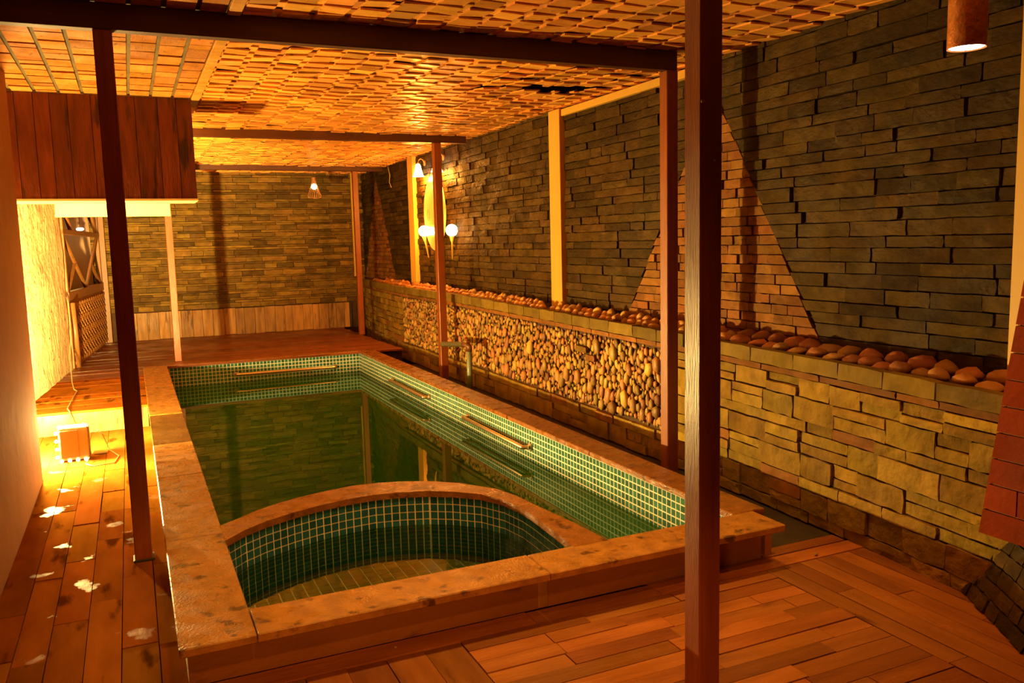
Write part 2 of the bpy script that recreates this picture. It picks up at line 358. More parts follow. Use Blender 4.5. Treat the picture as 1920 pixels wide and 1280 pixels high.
# left field of the front deck: planks along the pool
xs = [-.13, .02, .165, .31, .455, .60, .745, .89, 1.035]
for a, b in zip(xs, xs[1:]):
    y = -.5 - random.uniform(0, .5)
    while y < 2.83:
        e = min(2.83, y + random.uniform(.7, 1.5))
        if 2.83 - e < .25: e = 2.83
        plank(a, b, max(y, -.55), e, M['deck']); y = e
# border boards along the pool step
x = .09
for e in (1.36, 1.95, 3.12): plank(x, e, 2.835, 2.945 if e < 1.9 else 2.94, M['deck_x'], .002); x = e
plank(1.95, 3.1, 2.945, 3.03, M['deck_x'], .003)
# middle field: boards across, laid in broken lengths
y = 2.832
while y > -.5:
    h = .087; x = 1.035
    while x < 2.50:
        e = min(2.50, x + random.uniform(.28, .85))
        if 2.50 - e < .12: e = 2.50
        plank(x, e, y - h, y, M['deck_x']); x = e
    y -= h
# right field: boards along the pool
for a, b in ((2.50, 2.60), (2.60, 2.70), (2.70, 2.80), (2.80, 2.90), (2.90, 3.0), (3.0, 3.10)):
    y = -.5
    while y < 2.83:
        e = min(2.83, y + (random.uniform(.9, 1.8) if a > 2.55 else 1.2))
        if 2.83 - e < .3: e = 2.83
        plank(a, b, y, e, M['deck'], .001); y = e
scatter(floor, 'plank', planks)

# raised deck behind the pool --------------------------------------
def poly_deck():
    return prism_bm([(-1.1, 7.72), (.055, 7.72), (.055, 10.13), (3.05, 10.13), (3.05, YB), (-1.1, YB)], 0, ZD - .022)
deck = obj('floor_platform', poly_deck(), M['soil']); tag(deck, 'raised red-brown wooden deck behind the pool', 'floor', kind='structure')
planks = []
y = 7.70
while y < YB - .02:
    e = min(YB, y + .14); xa, xb = (-1.0, .06) if e < 10.14 else (-.95, 3.03 + random.uniform(-.02, .02))
    mt = M['deck_worn'] if e < 9.6 else M['deck_back']
    if 10.1 > y and e > 10.1: xb = 3.06
    x = xa
    while x < xb:
        q = min(xb, x + random.uniform(1.1, 2.0));
        if xb - q < .4: q = xb
        plank(x, q, y, e, mt, ZD); x = q
    y = e
scatter(deck, 'plank', planks)
obj('step_riser', box_bm(-1.05, .055, 7.70, 7.718, 0, ZD - .02), M['skirt'], deck)

# left walls ---------------------------------------------------------
wl = obj('wall_left', box_bm(-1.15, XL, -.6, 6.2, -.1, 2.7, .012), M['plaster']); tag(wl, 'ochre plastered left wall near the camera', 'wall', kind='structure')
def rough_wall():
    b = bmesh.new(); ny, nz = 60, 40; g = []
    for j in range(nz + 1):
        for i in range(ny + 1):
            yy = 6.2 + (10.52 - 6.2) * i / ny; zz = -.1 + 2.8 * j / nz
            d = .012 * noise.noise(Vector((0, yy * 3, zz * 3))) + .008 * noise.noise(Vector((5, yy * 9, zz * 9)))
            if i == ny: yy += .03 * noise.noise(Vector((9, 0, zz * 6)))
            g.append(b.verts.new((-1.05 + .39 * (yy - 6.2) / 4.3 + d, yy, zz)))
    for j in range(nz):
        for i in range(ny):
            k = j * (ny + 1) + i; b.faces.new((g[k], g[k + ny + 1], g[k + ny + 2], g[k + 1]))
    # far end face
    end = [b.verts.new((-1.15, 10.5, -.1 + 2.8 * j / nz)) for j in range(nz + 1)]
    for j in range(nz):
        b.faces.new((g[j * (ny + 1) + ny], g[(j + 1) * (ny + 1) + ny], end[j + 1], end[j]))
    bmesh.ops.recalc_face_normals(b, faces=b.faces)
    return b
wl2 = obj('wall_left_far', rough_wall(), M['plaster_pale'], smooth=True); tag(wl2, 'pale rough plaster wall lit by the box lamp', 'wall', kind='structure')

# back wall ----------------------------------------------------------
wb = obj('wall_back', box_bm(-1.6, 3.7, YB + .035, YB + .2, -.1, 2.8), M['mortar']); tag(wb, 'back wall clad in thin courses of olive slate', 'wall', kind='structure')
items = []; z = .60; thick = True
while z < 2.68:
    if thick: hs = [random.choice((.072, .078, .066))]
    else: hs = [random.uniform(.024, .036) for _ in range(random.choice((1, 1, 2)))]
    for h in hs:
        x = -.95 - random.uniform(0, .2)
        while x < 3.3:
            L = random.uniform(.16, .38) if h > .05 else random.uniform(.2, .5)
            e = x + L; d = random.uniform(.028, .05)
            xa, xb = max(x, -.95), min(e, XR)
            if xb - xa > .03:
                items.append((random.choice(STONES), M['slate_far'], TRS(((xa + xb) / 2, YB + .04 - d / 2, z + h / 2), 0, (xb - xa - .006, d, h - .006)), (xb - xa) * (h ** .5)))
            x = e
        z += h
    thick = not thick
scatter(wb, 'stone', items)
sk = empty('baseboard_back', (0, YB, ZD), 'worn wooden skirting boards along the back wall', 'baseboard', kind='structure')
x = -.1; planks = []
obj('backing', box_bm(-.1, 3.2, -.005, .03, 0, .39), M['soil'], sk)
while x < 3.16:
    e = min(3.16, x + random.uniform(.10, .17)); planks.append((BOARD, M['skirt'], TRS(((x + e) / 2, -.016, .20 + random.uniform(-.004, .004)), 0, (e - x - .005, .022, .395)), e - x)); x = e
scatter(sk, 'skirting_board', planks)
d1 = obj('door_1', box_bm(-.86, -.49, YB - .03, YB + .03, ZD, 2.2, .004), M['door']); tag(d1, 'plain brown door leaf behind the wooden screen', 'door', kind='structure')
obj('door_edge', box_bm(-.497, -.477, YB - .045, YB + .0, ZD, 2.2), M['screen'], d1)
tr = obj('trim_1', box_bm(-.40, -.29, YB - .09, YB - .0, ZD, 2.3, .005), M['screen']); tag(tr, 'wooden corner trim between screen and back wall', 'trim', kind='structure')

# right wall ---------------------------------------------------------
wr = obj('wall_right', box_bm(XR, XR + .2, -.6, YB + .2, -.1, 2.8), M['mortar']); tag(wr, 'right wall clad in olive slate with brown brick triangles', 'wall', kind='structure')
TRI = [((4.42, 2.40), 3.46, 5.50, .86), ((12.43, 2.50), 11.5, 13.3, .86)]
def tri_edges(t, z):
    (ay, az), y0, y1, zb = t
    if z >= az: return None
    k = (az - z) / (az - zb); return ay + (y0 - ay) * k, ay + (y1 - ay) * k
def cut_block(name, mt, y0b, y1b, y0t, y1t, z0, z1, d):
    """wall block with slanting ends, front towards -x"""
    V = []
    for xx in (XR - d, XR): V += [(xx, y0b, z0), (xx, y1b, z0), (xx, y1t, z1), (xx, y0t, z1)]
    F = [(0, 3, 2, 1), (0, 1, 5, 4), (1, 2, 6, 5), (2, 3, 7, 6), (3, 0, 4, 7)]
    me = bpy.data.meshes.new(name); me.from_pydata(V, [], F); me.validate()
    return me
RZ = -PI / 2
slate_items = []; brick_items = []
def wall_run(y0, y1, z, h, lr, mt, out, meshes, left=None, right_=None, gap=.006):
    """one course from y0 to y1; left/right_ give slanting ends (bottom, top)"""
    y = y0 - (0 if left else random.uniform(0, .15)); first = True
    while y < y1 - .001:
        e = y + random.uniform(*lr)
        if y1 - e < lr[0] * .6: e = y1
        e = min(e, y1); a = max(y, y0)
        d = random.uniform(.022, .044)
        if (first and left) or (e >= y1 and right_):
            lb, lt = left if (first and left) else (a, a)
            rb, rt = right_ if (e >= y1 and right_) else (e, e)
            if min(rb - lb, rt - lt) > .004:
                me = cut_block('cut', mt, lb + gap / 2, rb - gap / 2, lt + gap / 2, rt - gap / 2, z + gap / 2, z + h - gap / 2, d)
                out.append((me, mt, Matrix.Identity(4), (e - a) * h ** .5 if px((XR, (a + e) / 2, z)) else 0, Vector((XR, (a + e) / 2, z))))
        elif e - a > .02:
            out.append((random.choice(meshes), mt, TRS((XR - d / 2, (a + e) / 2, z + h / 2), RZ, (e - a - gap, d, h - gap)), (e - a) * h ** .5, None))
        y = e; first = False
z = .80
while z < 2.68:
    h = random.choice((.062, .074, .078, .082, .058)); zm, zt = z, z + h
    segs = []; cur = 1.2; le = None
    for t in TRI:
        eb, et = tri_edges(t, z), tri_edges(t, z + h)
        if eb is None or et is None: continue
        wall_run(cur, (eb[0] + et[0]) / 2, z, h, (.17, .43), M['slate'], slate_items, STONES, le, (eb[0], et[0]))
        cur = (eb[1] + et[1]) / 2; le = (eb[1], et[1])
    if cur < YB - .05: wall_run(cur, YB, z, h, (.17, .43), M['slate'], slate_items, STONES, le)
    z += h
for t in TRI:
    z = .80; h = .058
    while z < t[0][1]:
        eb, et = tri_edges(t, z), tri_edges(t, min(z + h, t[0][1] - .001))
        if eb and et:
            y0, y1 = (eb[0] + et[0]) / 2, min(YB, (eb[1] + et[1]) / 2)
            wall_run(y0, y1, z, h, (.11, .2), M['brick_brown'], brick_items, FLATS, (eb[0], et[0]), (min(YB, eb[1]), min(YB, et[1])))
        z += h
def fix(items):
    out = []
    for me, mt, mx, s, c in items:
        if c is not None:                      # move the origin of a cut block to its middle
            me.transform(Matrix.Translation(-c)); mx = Matrix.Translation(c)
        out.append((me, mt, mx, s))
    return out
scatter(wr, 'slate_brick', fix(slate_items)); scatter(wr, 'brown_brick', fix(brick_items), 220)

# ceiling --------------------------------------------------------------
ce = obj('ceiling', box_bm(-1.1, XR + .02, -.6, YB, ZC + .075, ZC + .12), M['soffit']); tag(ce, 'low ceiling of varnished wood shingles', 'ceiling', kind='structure')
sh = []; ba = []
HOLE = lambda x, y: ((x - 3.0) / .36) ** 2 + ((y - 5.68) / .115) ** 2 < 1
x0 = .56; pit = .165
k = 0; x = x0
while x < XR - .02:
    y = 1.0 + (.0 if k % 2 else .03); wv = min(.128, XR - x - .01)
    while y < YB - .1:
        Ly = .157 + random.uniform(-.014, .014); cx, cy = x + .02 + wv / 2, y + Ly / 2
        near_beam = any(abs(cy - b) < .06 for b in (4.33, 8.44, 12.05))
        if not HOLE(cx, cy):
            tilt = .065 + random.uniform(-.03, .03); dz = random.uniform(-.004, .004)
            if ((cx - 2.9) / .6) ** 2 + ((cy - 5.45) / .5) ** 2 < 1: dz -= random.uniform(0, .010); tilt += .02
            R = Matrix.Rotation(tilt, 4, 'X') @ Matrix.Rotation(random.uniform(-.05, .05), 4, 'Y') @ Matrix.Rotation(random.uniform(-.015, .015), 4, 'Z')
            sh.append((BOARD, M['shingle'], TRS((cx, cy, ZC + .012 + dz), R, (wv, Ly + .012, .011)), Ly))
        y += Ly
    # narrow slats between the rows of shingles
    y = 1.08 if k % 2 else 1.0
    while y < YB - .1:
        Ly = .155 + random.uniform(-.02, .02)
        if not HOLE(x, y + Ly / 2):
            R = Matrix.Rotation(.06 + random.uniform(-.03, .03), 4, 'X')
            sh.append((BOARD, M['shingle'], TRS((x, y + Ly / 2, ZC + .018 + random.uniform(-.003, .003)), R, (.045, Ly - .012, .010)), Ly * .4))
        y += Ly
    x += pit; k += 1
scatter(ce, 'shingle', sh)
# left strip of larger boards over dark green battens, and the edge plank
obj('edge_plank', box_bm(.505, .565, 1.0, 4.28, ZC - .012, ZC + .012, .004), M['shingle'], ce)
obj('edge_plank', box_bm(.505, .565, 4.36, 8.4, ZC - .006, ZC + .016, .004), M['shingle'], ce)
pl = []; k = 0; x = -.66
while x < .49:
    y = 1.2 - random.uniform(0, .3); a, b = max(x + .011, XL - .05), min(x + .137, .50)
    while y < 6.78:
        Ly = random.choice((.10, .16, .22, .26)); e = min(6.8, y + Ly)
        R = Matrix.Rotation(.02 + random.uniform(-.012, .012), 4, 'X') @ Matrix.Rotation(random.uniform(-.01, .01), 4, 'Y')
        pl.append((BOARD, M['ceil_board'], TRS(((a + b) / 2, (y + e) / 2, ZC + .014 + random.uniform(-.003, .003)), R, (b - a, e - y - .004, .012)), e - y)); y = e
    ba.append((BOARD, M['ceil_dark'], TRS((x, 3.9, ZC + .026), 0, (.03, 5.8, .012)), 1)); x += .148; k += 1
scatter(ce, 'ceiling_board', pl); scatter(ce, 'batten', ba)

# ================================================================== POSTS AND BEAMS
def post(x, y, z0, z1, label, wx=.08, wy=.08, mt='post', lean=0, name='wooden_post', cat='post', group=None):
    e = empty(name, (x, y, z0), label, cat, group)
    obj('shaft', box_bm(-wx / 2, wx / 2, -wy / 2, wy / 2, 0, z1 - z0, .004), M[mt], e)
    return e
p = post(-.036, 4.35, 0, 2.49, 'dark post standing on the left walkway beside the pool, nearest the left wall')
obj('foot', box_bm(-.048, .048, -.048, .048, 0, .012, .003), M['dark'], p)
p = post(1.59, 2.09, 0, 2.60, 'large foreground post lit along its left face, standing on the front deck')
for zz in (1.72, 1.89): obj('nail', lathe_bm([(.0, -.001), (.005, 0), (.005, .004), (0, .005)], 8, (0, 0, 0)), M['pale_joint'], p).matrix_local = Matrix.Translation((.008 if zz < 1.8 else -.035, -.04, zz)) @ Matrix.Rotation(PI / 2, 4, 'X')
post(3.045, 4.34, 0, 2.49, 'post at the right end of the nearest beam, in front of the pebble wall end')
post(3.005, 8.44, 0, 2.53, 'post under the right end of the second beam, just behind the blue pipe')
post(3.03, 12.03, ZD, 2.54, 'far post on the raised deck in front of the right corner', .075, .075)
post(.445, 10.52, ZD, 1.99, 'slim post at the far left corner of the pool under the cream beam', .075, .075)
def beam(x0, x1, y, z0, label, h=.115, d=.07, mt='beam'):
    e = empty('ceiling_beam', ((x0 + x1) / 2, y, z0), label, 'beam')
    obj('timber', box_bm(-(x1 - x0) / 2, (x1 - x0) / 2, -d / 2, d / 2, 0, h, .004), M[mt], e); return e
beam(XL, 3.085, 4.34, 2.49, 'dark beam crossing the ceiling from the left wall to the nearer right post')
beam(.5, 3.33, 8.44, 2.53, 'second beam across the ceiling, from the wooden box to the right wall')
beam(-.3, 3.45, 12.05, 2.54, 'farthest beam across the ceiling, above the hanging wire lamp')
def pilaster(y0, y1, z0, z1, label, x=3.40):
    e = empty('yellow_batten', (x, (y0 + y1) / 2, z0), label, 'batten')
    obj('timber', box_bm(0, XR - .02 - x, -(y1 - y0) / 2, (y1 - y0) / 2, 0, z1 - z0, .004), M['yellow'], e); return e
pilaster(6.44, 6.64, .87, 2.60, 'yellow upright batten on the slate wall, middle of the pebble ledge')
pilaster(10.5, 10.72, .91, 2.61, 'yellow upright batten on the slate wall left of the lit oval board')
pilaster(2.17, 2.365, .87, 2.6, 'yellow upright batten at the right edge above the red brick')
e = empty('yellow_batten', (3.30, YB - .06, 1.0), 'yellow upright batten in the far corner beside the far post', 'batten')
obj('timber', box_bm(-.04, .04, -.03, .03, 0, 1.62, .004), M['yellow'], e)
e = empty('yellow_rail', (3.43, 5.5, 2.535), 'yellow rail along the top of the slate wall under the ceiling edge', 'rail')
obj('timber', box_bm(-.02, .03, -1.08, .92, 0, .055, .003), M['yellow'], e)

# ================================================================== BOXED DUCT AND CREAM BEAM
e = empty('plank_box', (-.08, 7.0, 1.87), 'reddish plank box hanging from the ceiling against the left wall', 'box')
obj('core', box_bm(-.85, .565, -.185, .2, .004, .735), M['soffit'], e)
x = -.865; planks = []
while x < .585:
    q = min(.585, x + random.uniform(.10, .155)); planks.append((BOARD, M['box_plank'], TRS(((x + q) / 2, -.195, .366 + random.uniform(-.004, .004)), 0, (q - x - .004, .018, .73)), q - x)); x = q
for yy in (-.1, .03, .14): planks.append((BOARD, M['box_plank'], TRS((.576, yy, .366), 0, (.018, .125, .73)), .1))
scatter(e, 'plank', planks)
obj('underside', box_bm(-.865, .59, -.205, .21, -.012, .003), M['cream'], e)
e = empty('cream_beam', (-.11, 10.3, 1.87), 'wide cream painted beam lit from below, behind the plank box', 'beam')
obj('timber', box_bm(-.58, .575, -.04, .04, 0, .19, .004), M['cream'], e)

# ================================================================== PLANTER WALL WITH PEBBLES
XP = [(.6, 3.03), (2.2, 3.06), (3.0, 3.11), (4.2, 3.17), (8.5, 3.185), (10.6, 3.19), (12.0, 3.27), (13.3, 3.42)]
ZT = [(.6, .85), (2.2, .865), (4.2, .888), (8.5, .945), (13.3, .955)]
xp = lambda y: lerp_tab(XP, y)
zt = lambda y: lerp_tab(ZT, y) / .885
def on_planter(y, z):
    """point on the planter's face and the frame of a block there (local -y = outwards)"""
    a = Vector((xp(y - .05), y - .05, 0)); b = Vector((xp(y + .05), y + .05, 0))
    rz = math.atan2(-(b.y - a.y), -(b.x - a.x)); slope = (zt(y + .3) - zt(y - .3)) / .6 * z
    return Vector((xp(y), y, z * zt(y))), Matrix.Rotation(rz, 4, 'Z') @ Matrix.Rotation(math.atan(slope), 4, 'Y')
def planter_core():
    b = bmesh.new(); ys = [2.06 + i * .25 for i in range(52)]; ys = [y for y in ys if y < YB] + [YB]
    rows = []
    for y in ys:
        x = xp(y) + .03; t = .855 * zt(y)
        rows.append([b.verts.new(c) for c in ((x, y, -.1), (x, y, t), (XR - .001, y, t), (XR - .001, y, -.1))])
    for A, B in zip(rows, rows[1:]):
        for k in range(4): b.faces.new((A[k], B[k], B[(k + 1) % 4], A[(k + 1) % 4]))
    b.faces.new(rows[0]); b.faces.new(rows[-1][::-1]); bmesh.ops.recalc_face_normals(b, faces=b.faces)
    return b
pw = obj('planter_wall', planter_core(), M['mortar']); tag(pw, 'low stone planter wall along the right side, with a panel of set pebbles', 'planter wall', kind='structure')
it = []
def block(y0, y1, z0, z1, mt, meshes=STONES, d=None, gap=.007):
    d = d or random.uniform(.03, .055); P, R = on_planter((y0 + y1) / 2, (z0 + z1) / 2)
    n = R @ Vector((0, 1, 0))
    it.append((random.choice(meshes), mt, TRS(P + n * (.03 - d / 2 + .005), R, (y1 - y0 - gap, d, (z1 - z0) * zt(y0) - gap)), (y1 - y0) * (z1 - z0) ** .5))
def course(y0, y1, z0, z1, lr, mt, meshes=STONES, d=None):
    y = y0
    while y < y1 - .001:
        e = y + random.uniform(*lr)
        if y1 - e < lr[0] * .5: e = y1
        e = min(e, y1); block(y, e, z0, z1, mt() if callable(mt) else mt, meshes, d); y = e
# cap course the whole length and the thin tan course below it
course(2.08, YB - .05, .80, .885, (.26, .36), M['cap_stone'], FLATS, .06)
course(2.08, YB - .05, .762, .80, (.22, .5), M['tan_tile'], FLATS, .045)
pick = lambda: random.choice([M['slate_block']] * 13 + [M['tan_tile']])
def coursed(y0, y1, z0, z1, lr, hs):
    z = z1
    while z > z0 + .01:
        h = random.choice(hs)
        if z - h - z0 < min(hs) * .7: h = z - z0
        y = y0
        while y < y1 - .001:
            e = y + random.uniform(*lr)
            if y1 - e < lr[0] * .6: e = y1
            e = min(e, y1)
            if h > .085 and random.random() < .33:
                s = h * random.uniform(.4, .6); block(y, e, z - h, z - h + s, pick()); block(y, e, z - h + s, z, pick())
            else: block(y, e, z - h, z, pick())
            y = e
        z -= h
coursed(2.08, 4.45, 0, .762, (.16, .36), (.055, .06, .10, .115, .12))
coursed(4.45, 10.55, 0, .20, (.2, .36), (.065, .10))
coursed(10.55, YB - .05, 0, .762, (.16, .34), (.05, .06, .075))
block(5.62, 5.80, .60, .65, M['slate_block']); block(5.50, 5.64, .55, .60, M['tan_tile'])
scatter(pw, 'stone_block', it)
# pebbles pressed into the panel: biggest first, then smaller ones into what is left
peb = []; cells = {}
def try_pebble(y, z, a, b_):
    for i in range(int((y - .12) / .1), int((y + .12) / .1) + 1):
        for j in range(int((z - .12) / .1), int((z + .12) / .1) + 1):
            for (Y, Z, A, B) in cells.get((i, j), ()):
                if ((y - Y) / (a + A)) ** 2 + ((z - Z) / (b_ + B)) ** 2 < .60: return False
    cells.setdefault((int(y / .1), int(z / .1)), []).append((y, z, a, b_)); peb.append((y, z, a, b_)); return True
rp = random.Random(3)
for Y, Z, A, B in ((5.71, .625, .11, .035), (5.57, .575, .085, .03)):
    for q in range(-3, 4): cells.setdefault((int((Y + q * A / 3.5) / .1), int(Z / .1)), []).append((Y + q * A / 3.5, Z, .01, .02))
for r0, r1, n in ((.040, .052, 260), (.028, .040, 1500), (.019, .028, 5000), (.012, .019, 9000)):
    for _ in range(n):
        y = rp.uniform(4.5, 10.5); z = rp.uniform(.215, .75)
        r = rp.uniform(r0, r1)
        if r > .038 and (z > .42 or y > 7.6) and rp.random() < .85: continue
        if r > .030 and y > 8.2 and rp.random() < .6: continue
        a, b_ = r * rp.uniform(.7, .95), r * rp.uniform(1.0, 1.55)
        if r < .03 and rp.random() < .3: a, b_ = b_ * .9, a
        if z + b_ > .765 or z - b_ < .195: continue
        try_pebble(y, z, a, b_)
it = []
for y, z, a, b_ in peb:
    P, R = on_planter(y, z); n = R @ Vector((0, 1, 0)); d = min(a, b_) * 1.5
    R2 = R @ Matrix.Rotation(rp.uniform(-.35, .35), 4, 'Y')
    it.append((rp.choice(BALLS), M['pebble'], TRS(P + n * (.03 - d * .32), R2, (a * 2.05, d, b_ * 2.05)), a + b_))
scatter(pw, 'pebble', it)

# loose stones on the ledge, each its own thing ---------------------------
def ledge_stone(y, off, sx, sy, sz, label, group, mt='pebble_loose'):
    o = bpy.data.objects.new('river_stone', with_mat(random.choice(BALLS2), M[mt])); COL.objects.link(o)
    t = .855 * zt(y)
    sx, sy, sz = sx * .88, sy * .88, sz * .92
    o.matrix_local = TRS((xp(y) + off, y, t + sz * .43), Matrix.Rotation(random.uniform(-.5, .5), 4, 'Z') @ Matrix.Rotation(random.uniform(-.14, .14), 4, 'X') @ Matrix.Rotation(random.uniform(-.12, .12), 4, 'Y'), (sx, sy, sz))
    tag(o, label, 'stone', group)
    return o
ORD = ['first', 'second', 'third', 'fourth', 'fifth', 'sixth', 'seventh', 'eighth', 'ninth', 'tenth', 'eleventh', 'twelfth', 'thirteenth', 'fourteenth', 'fifteenth', 'sixteenth', 'seventeenth', 'eighteenth', 'nineteenth', 'twentieth', 'twenty-first', 'twenty-second', 'twenty-third', 'twenty-fourth', 'twenty-fifth', 'twenty-sixth', 'twenty-seventh', 'twenty-eighth', 'twenty-ninth', 'thirtieth']
y = 2.20; k = 0
while y < 3.93:                                     # front row from the red brick to the foreground post
    s = random.uniform(.10, .16); ledge_stone(y + s / 2, .10 + random.uniform(-.01, .02), random.uniform(.10, .14), s, random.uniform(.05, .075),
                'large flat reddish stone on the ledge, %s in the front row from the red brick' % ORD[k], 'large stones on the near ledge'); y += s * .98; k += 1
y = 2.24; k = 0
while y < 4.0:
    s = random.uniform(.11, .17); ledge_stone(y + s / 2, .235 + random.uniform(-.015, .015), random.uniform(.11, .15), s, random.uniform(.075, .10),
                'rounded reddish stone against the slate wall, %s in the back row from the red brick' % ORD[k], 'large stones on the near ledge'); y += s * 1.02; k += 1
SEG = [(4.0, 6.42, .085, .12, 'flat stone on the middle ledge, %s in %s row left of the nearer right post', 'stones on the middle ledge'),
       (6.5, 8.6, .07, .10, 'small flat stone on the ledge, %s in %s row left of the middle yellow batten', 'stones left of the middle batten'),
       (8.6, 12.9, .10, .16, 'dark flat stone on the far ledge beyond the second post', 'stones on the far ledge')]
for a, b, s0, s1, lab, gr in SEG:
    for off, zz in ((.085, .065), (.17, .09)):
        y = a + (0 if off < .1 else .04); k = 0
        while y < b - .05:
            s = random.uniform(s0, s1)
            if not (off > .1 and (6.40 < y + s / 2 < 6.70 or 10.44 < y + s / 2 < 10.8)) and XR - xp(y) > off + .04:
                ll = lab % (ORD[k], 'front' if off < .1 else 'back') if '%s' in lab and k < len(ORD) else lab.replace('%s in %s row from', 'far from').replace('%s', '')
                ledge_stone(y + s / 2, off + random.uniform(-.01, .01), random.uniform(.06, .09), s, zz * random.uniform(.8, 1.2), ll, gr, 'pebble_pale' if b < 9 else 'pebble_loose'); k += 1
            y += s * 1.0

# ================================================================== RED BRICK BUTTRESS AND STONE MOUND
rb = empty('brick_buttress', (3.25, 1.75, .3), 'red painted brick buttress with a slanting edge at the right end of the ledge', 'buttress')
ye = lambda z: 2.171 - .135 * (z - .325)
core = bmesh.new()
vs = [core.verts.new(c) for c in ((3.012, 1.0, 0), (3.012, 2.155, 0), (3.012, 2.155 - .135 * 1.5, 1.5), (3.012, 1.0, 1.5), (3.44, 1.0, 0), (3.44, 2.155, 0), (3.44, 2.155 - .135 * 1.5, 1.5), (3.44, 1.0, 1.5))]
for f in ((0, 1, 2, 3), (7, 6, 5, 4), (1, 5, 6, 2), (3, 2, 6, 7), (0, 4, 5, 1), (0, 3, 7, 4)): core.faces.new([vs[i] for i in f])
for v in core.verts: v.co -= Vector((3.25, 1.75, .0)); 
bmesh.ops.recalc_face_normals(core, faces=core.faces)
obj('core', core, M['pale_joint'], rb)
z = 0.0; r = 0
while z < 1.75:
    h = .105; y = ye(z + .3) - .0; first = True; off = .12 if r % 2 else .0
    y1b, y1t = ye(z + .3), ye(z + .3 + h)
    while y1b > 1.05:
        L = .26 if not first else .26 - off
        y0b = max(1.02, y1b - L); y0t = y0b if not first else y0b
        V = []
        for xx in (3.0, 3.02): V += [(xx, y0b + .003, z + .003), (xx, y1b - .003, z + .003), (xx, y1t - .003, z + h - .003), (xx, y0t + .003, z + h - .003)]
        V = [(a - 3.25, b - 1.75, c) for a, b, c in V]
        o = obj('brick', (V, [(0, 3, 2, 1), (0, 1, 5, 4), (1, 2, 6, 5), (2, 3, 7, 6), (3, 0, 4, 7)]), M['red_brick'], rb)
        y1b = y1t = y0b; first = False
    z += h; r += 1
obj('ragged_edge', tube_bm([(3.03 - 3.25 + .012 * noise.noise(Vector((0, 0, q))), ye(.3 + q * .07) - 1.75 - .004 + .012 * noise.noise(Vector((q * 1.7, 0, 0))), q * .07) for q in range(20)], .014, 6, radii=[.012 + .006 * noise.noise(Vector((q * 2.1, 3, 0))) for q in range(20)]), M['pale_joint'], rb)
mo = empty('stone_mound', (2.95, 1.9, 0), 'dark sloping mound clad in small slate bricks, in the bottom right corner', 'mound')
A = Vector((3.13, 2.37, 0)); B = Vector((2.50, 1.36, 0)); U = (B - A).normalized(); N = Vector((U.y, -U.x, 0)); N = N if N.x > 0 else -N
up = (N * .36 + Vector((0, 0, .93))).normalized(); out = up.cross(U).normalized(); out = out if out.x < 0 else -out
W_ = (B - A).length; off0 = Vector((2.95, 1.9, 0))
def mpos(u, v):
    c = max(0, .16 - u) / .16; s = .03 * c * c         # rounded shoulder at the far end
    return A + U * u + up * v + N * s - Vector((0, 0, 0)) 
it = []; v = 0; r = 0
while v < .60:
    h = random.uniform(.05, .065); u = -.02 - (r % 2) * .05
    while u < W_:
        L = random.uniform(.07, .13); cu = u + L / 2
        if cu > .0 + .22 * (v / .60):
            Rm = Matrix((U, -out, up)).transposed().to_4x4()
            it.append((random.choice(STONES), M['slate'], TRS(mpos(cu, v + h / 2) - off0 + out * random.uniform(-.006, .004), Rm, (L - .006, .04, h - .006)), L))
        u += L
    v += h; r += 1
cb = bmesh.new()
q = [mpos(u, v) - off0 - out * .012 for u, v in ((0.03, 0), (W_, 0), (W_, .60), (.22, .60))]
vs = [cb.verts.new(c) for c in q] + [cb.verts.new((q[3].x + .02, q[3].y + .05, -.0)), cb.verts.new((q[2].x + .3, q[2].y - .1, 0))]
for f in ((0, 1, 2, 3), (0, 3, 4), (1, 5, 2), (3, 2, 5, 4), (0, 4, 5, 1)): cb.faces.new([vs[i] for i in f])
bmesh.ops.recalc_face_normals(cb, faces=cb.faces)
obj('core', cb, M['mortar'], mo); scatter(mo, 'slate_brick', it)

# ================================================================== POOL
X0, X1, Y0, Y1, ZR = .30, 2.50, 3.03, 10.11, .20
TUB_IN = [(.30, 3.83), (.40, 3.94), (.51, 4.02), (.65, 4.09), (.79, 4.14), (.93, 4.17), (1.075, 4.18), (1.21, 4.155), (1.34, 4.11), (1.46, 4.03), (1.57, 3.92), (1.635, 3.78), (1.66, 3.62), (1.66, 3.47), (1.65, 3.25), (1.635, 3.03)]
TUB_OUT = [(.30, 4.06), (.38, 4.12), (.485, 4.21), (.60, 4.28), (.716, 4.33), (.87, 4.375), (1.016, 4.40), (1.16, 4.385), (1.297, 4.34), (1.43, 4.265), (1.55, 4.16), (1.68, 3.965), (1.725, 3.80), (1.745, 3.6), (1.785, 3.3), (1.805, 3.03)]
pool = empty('swimming_pool', (1.4, 6.5, 0), 'long sunken pool lined with small teal tiles and edged with granite', 'pool')
PO = Vector((1.4, 6.5, 0))
def pobj(name, bm, mt):
    for v in bm.verts: v.co -= PO
    return obj(name, bm, mt, pool)
ZB = -1.15
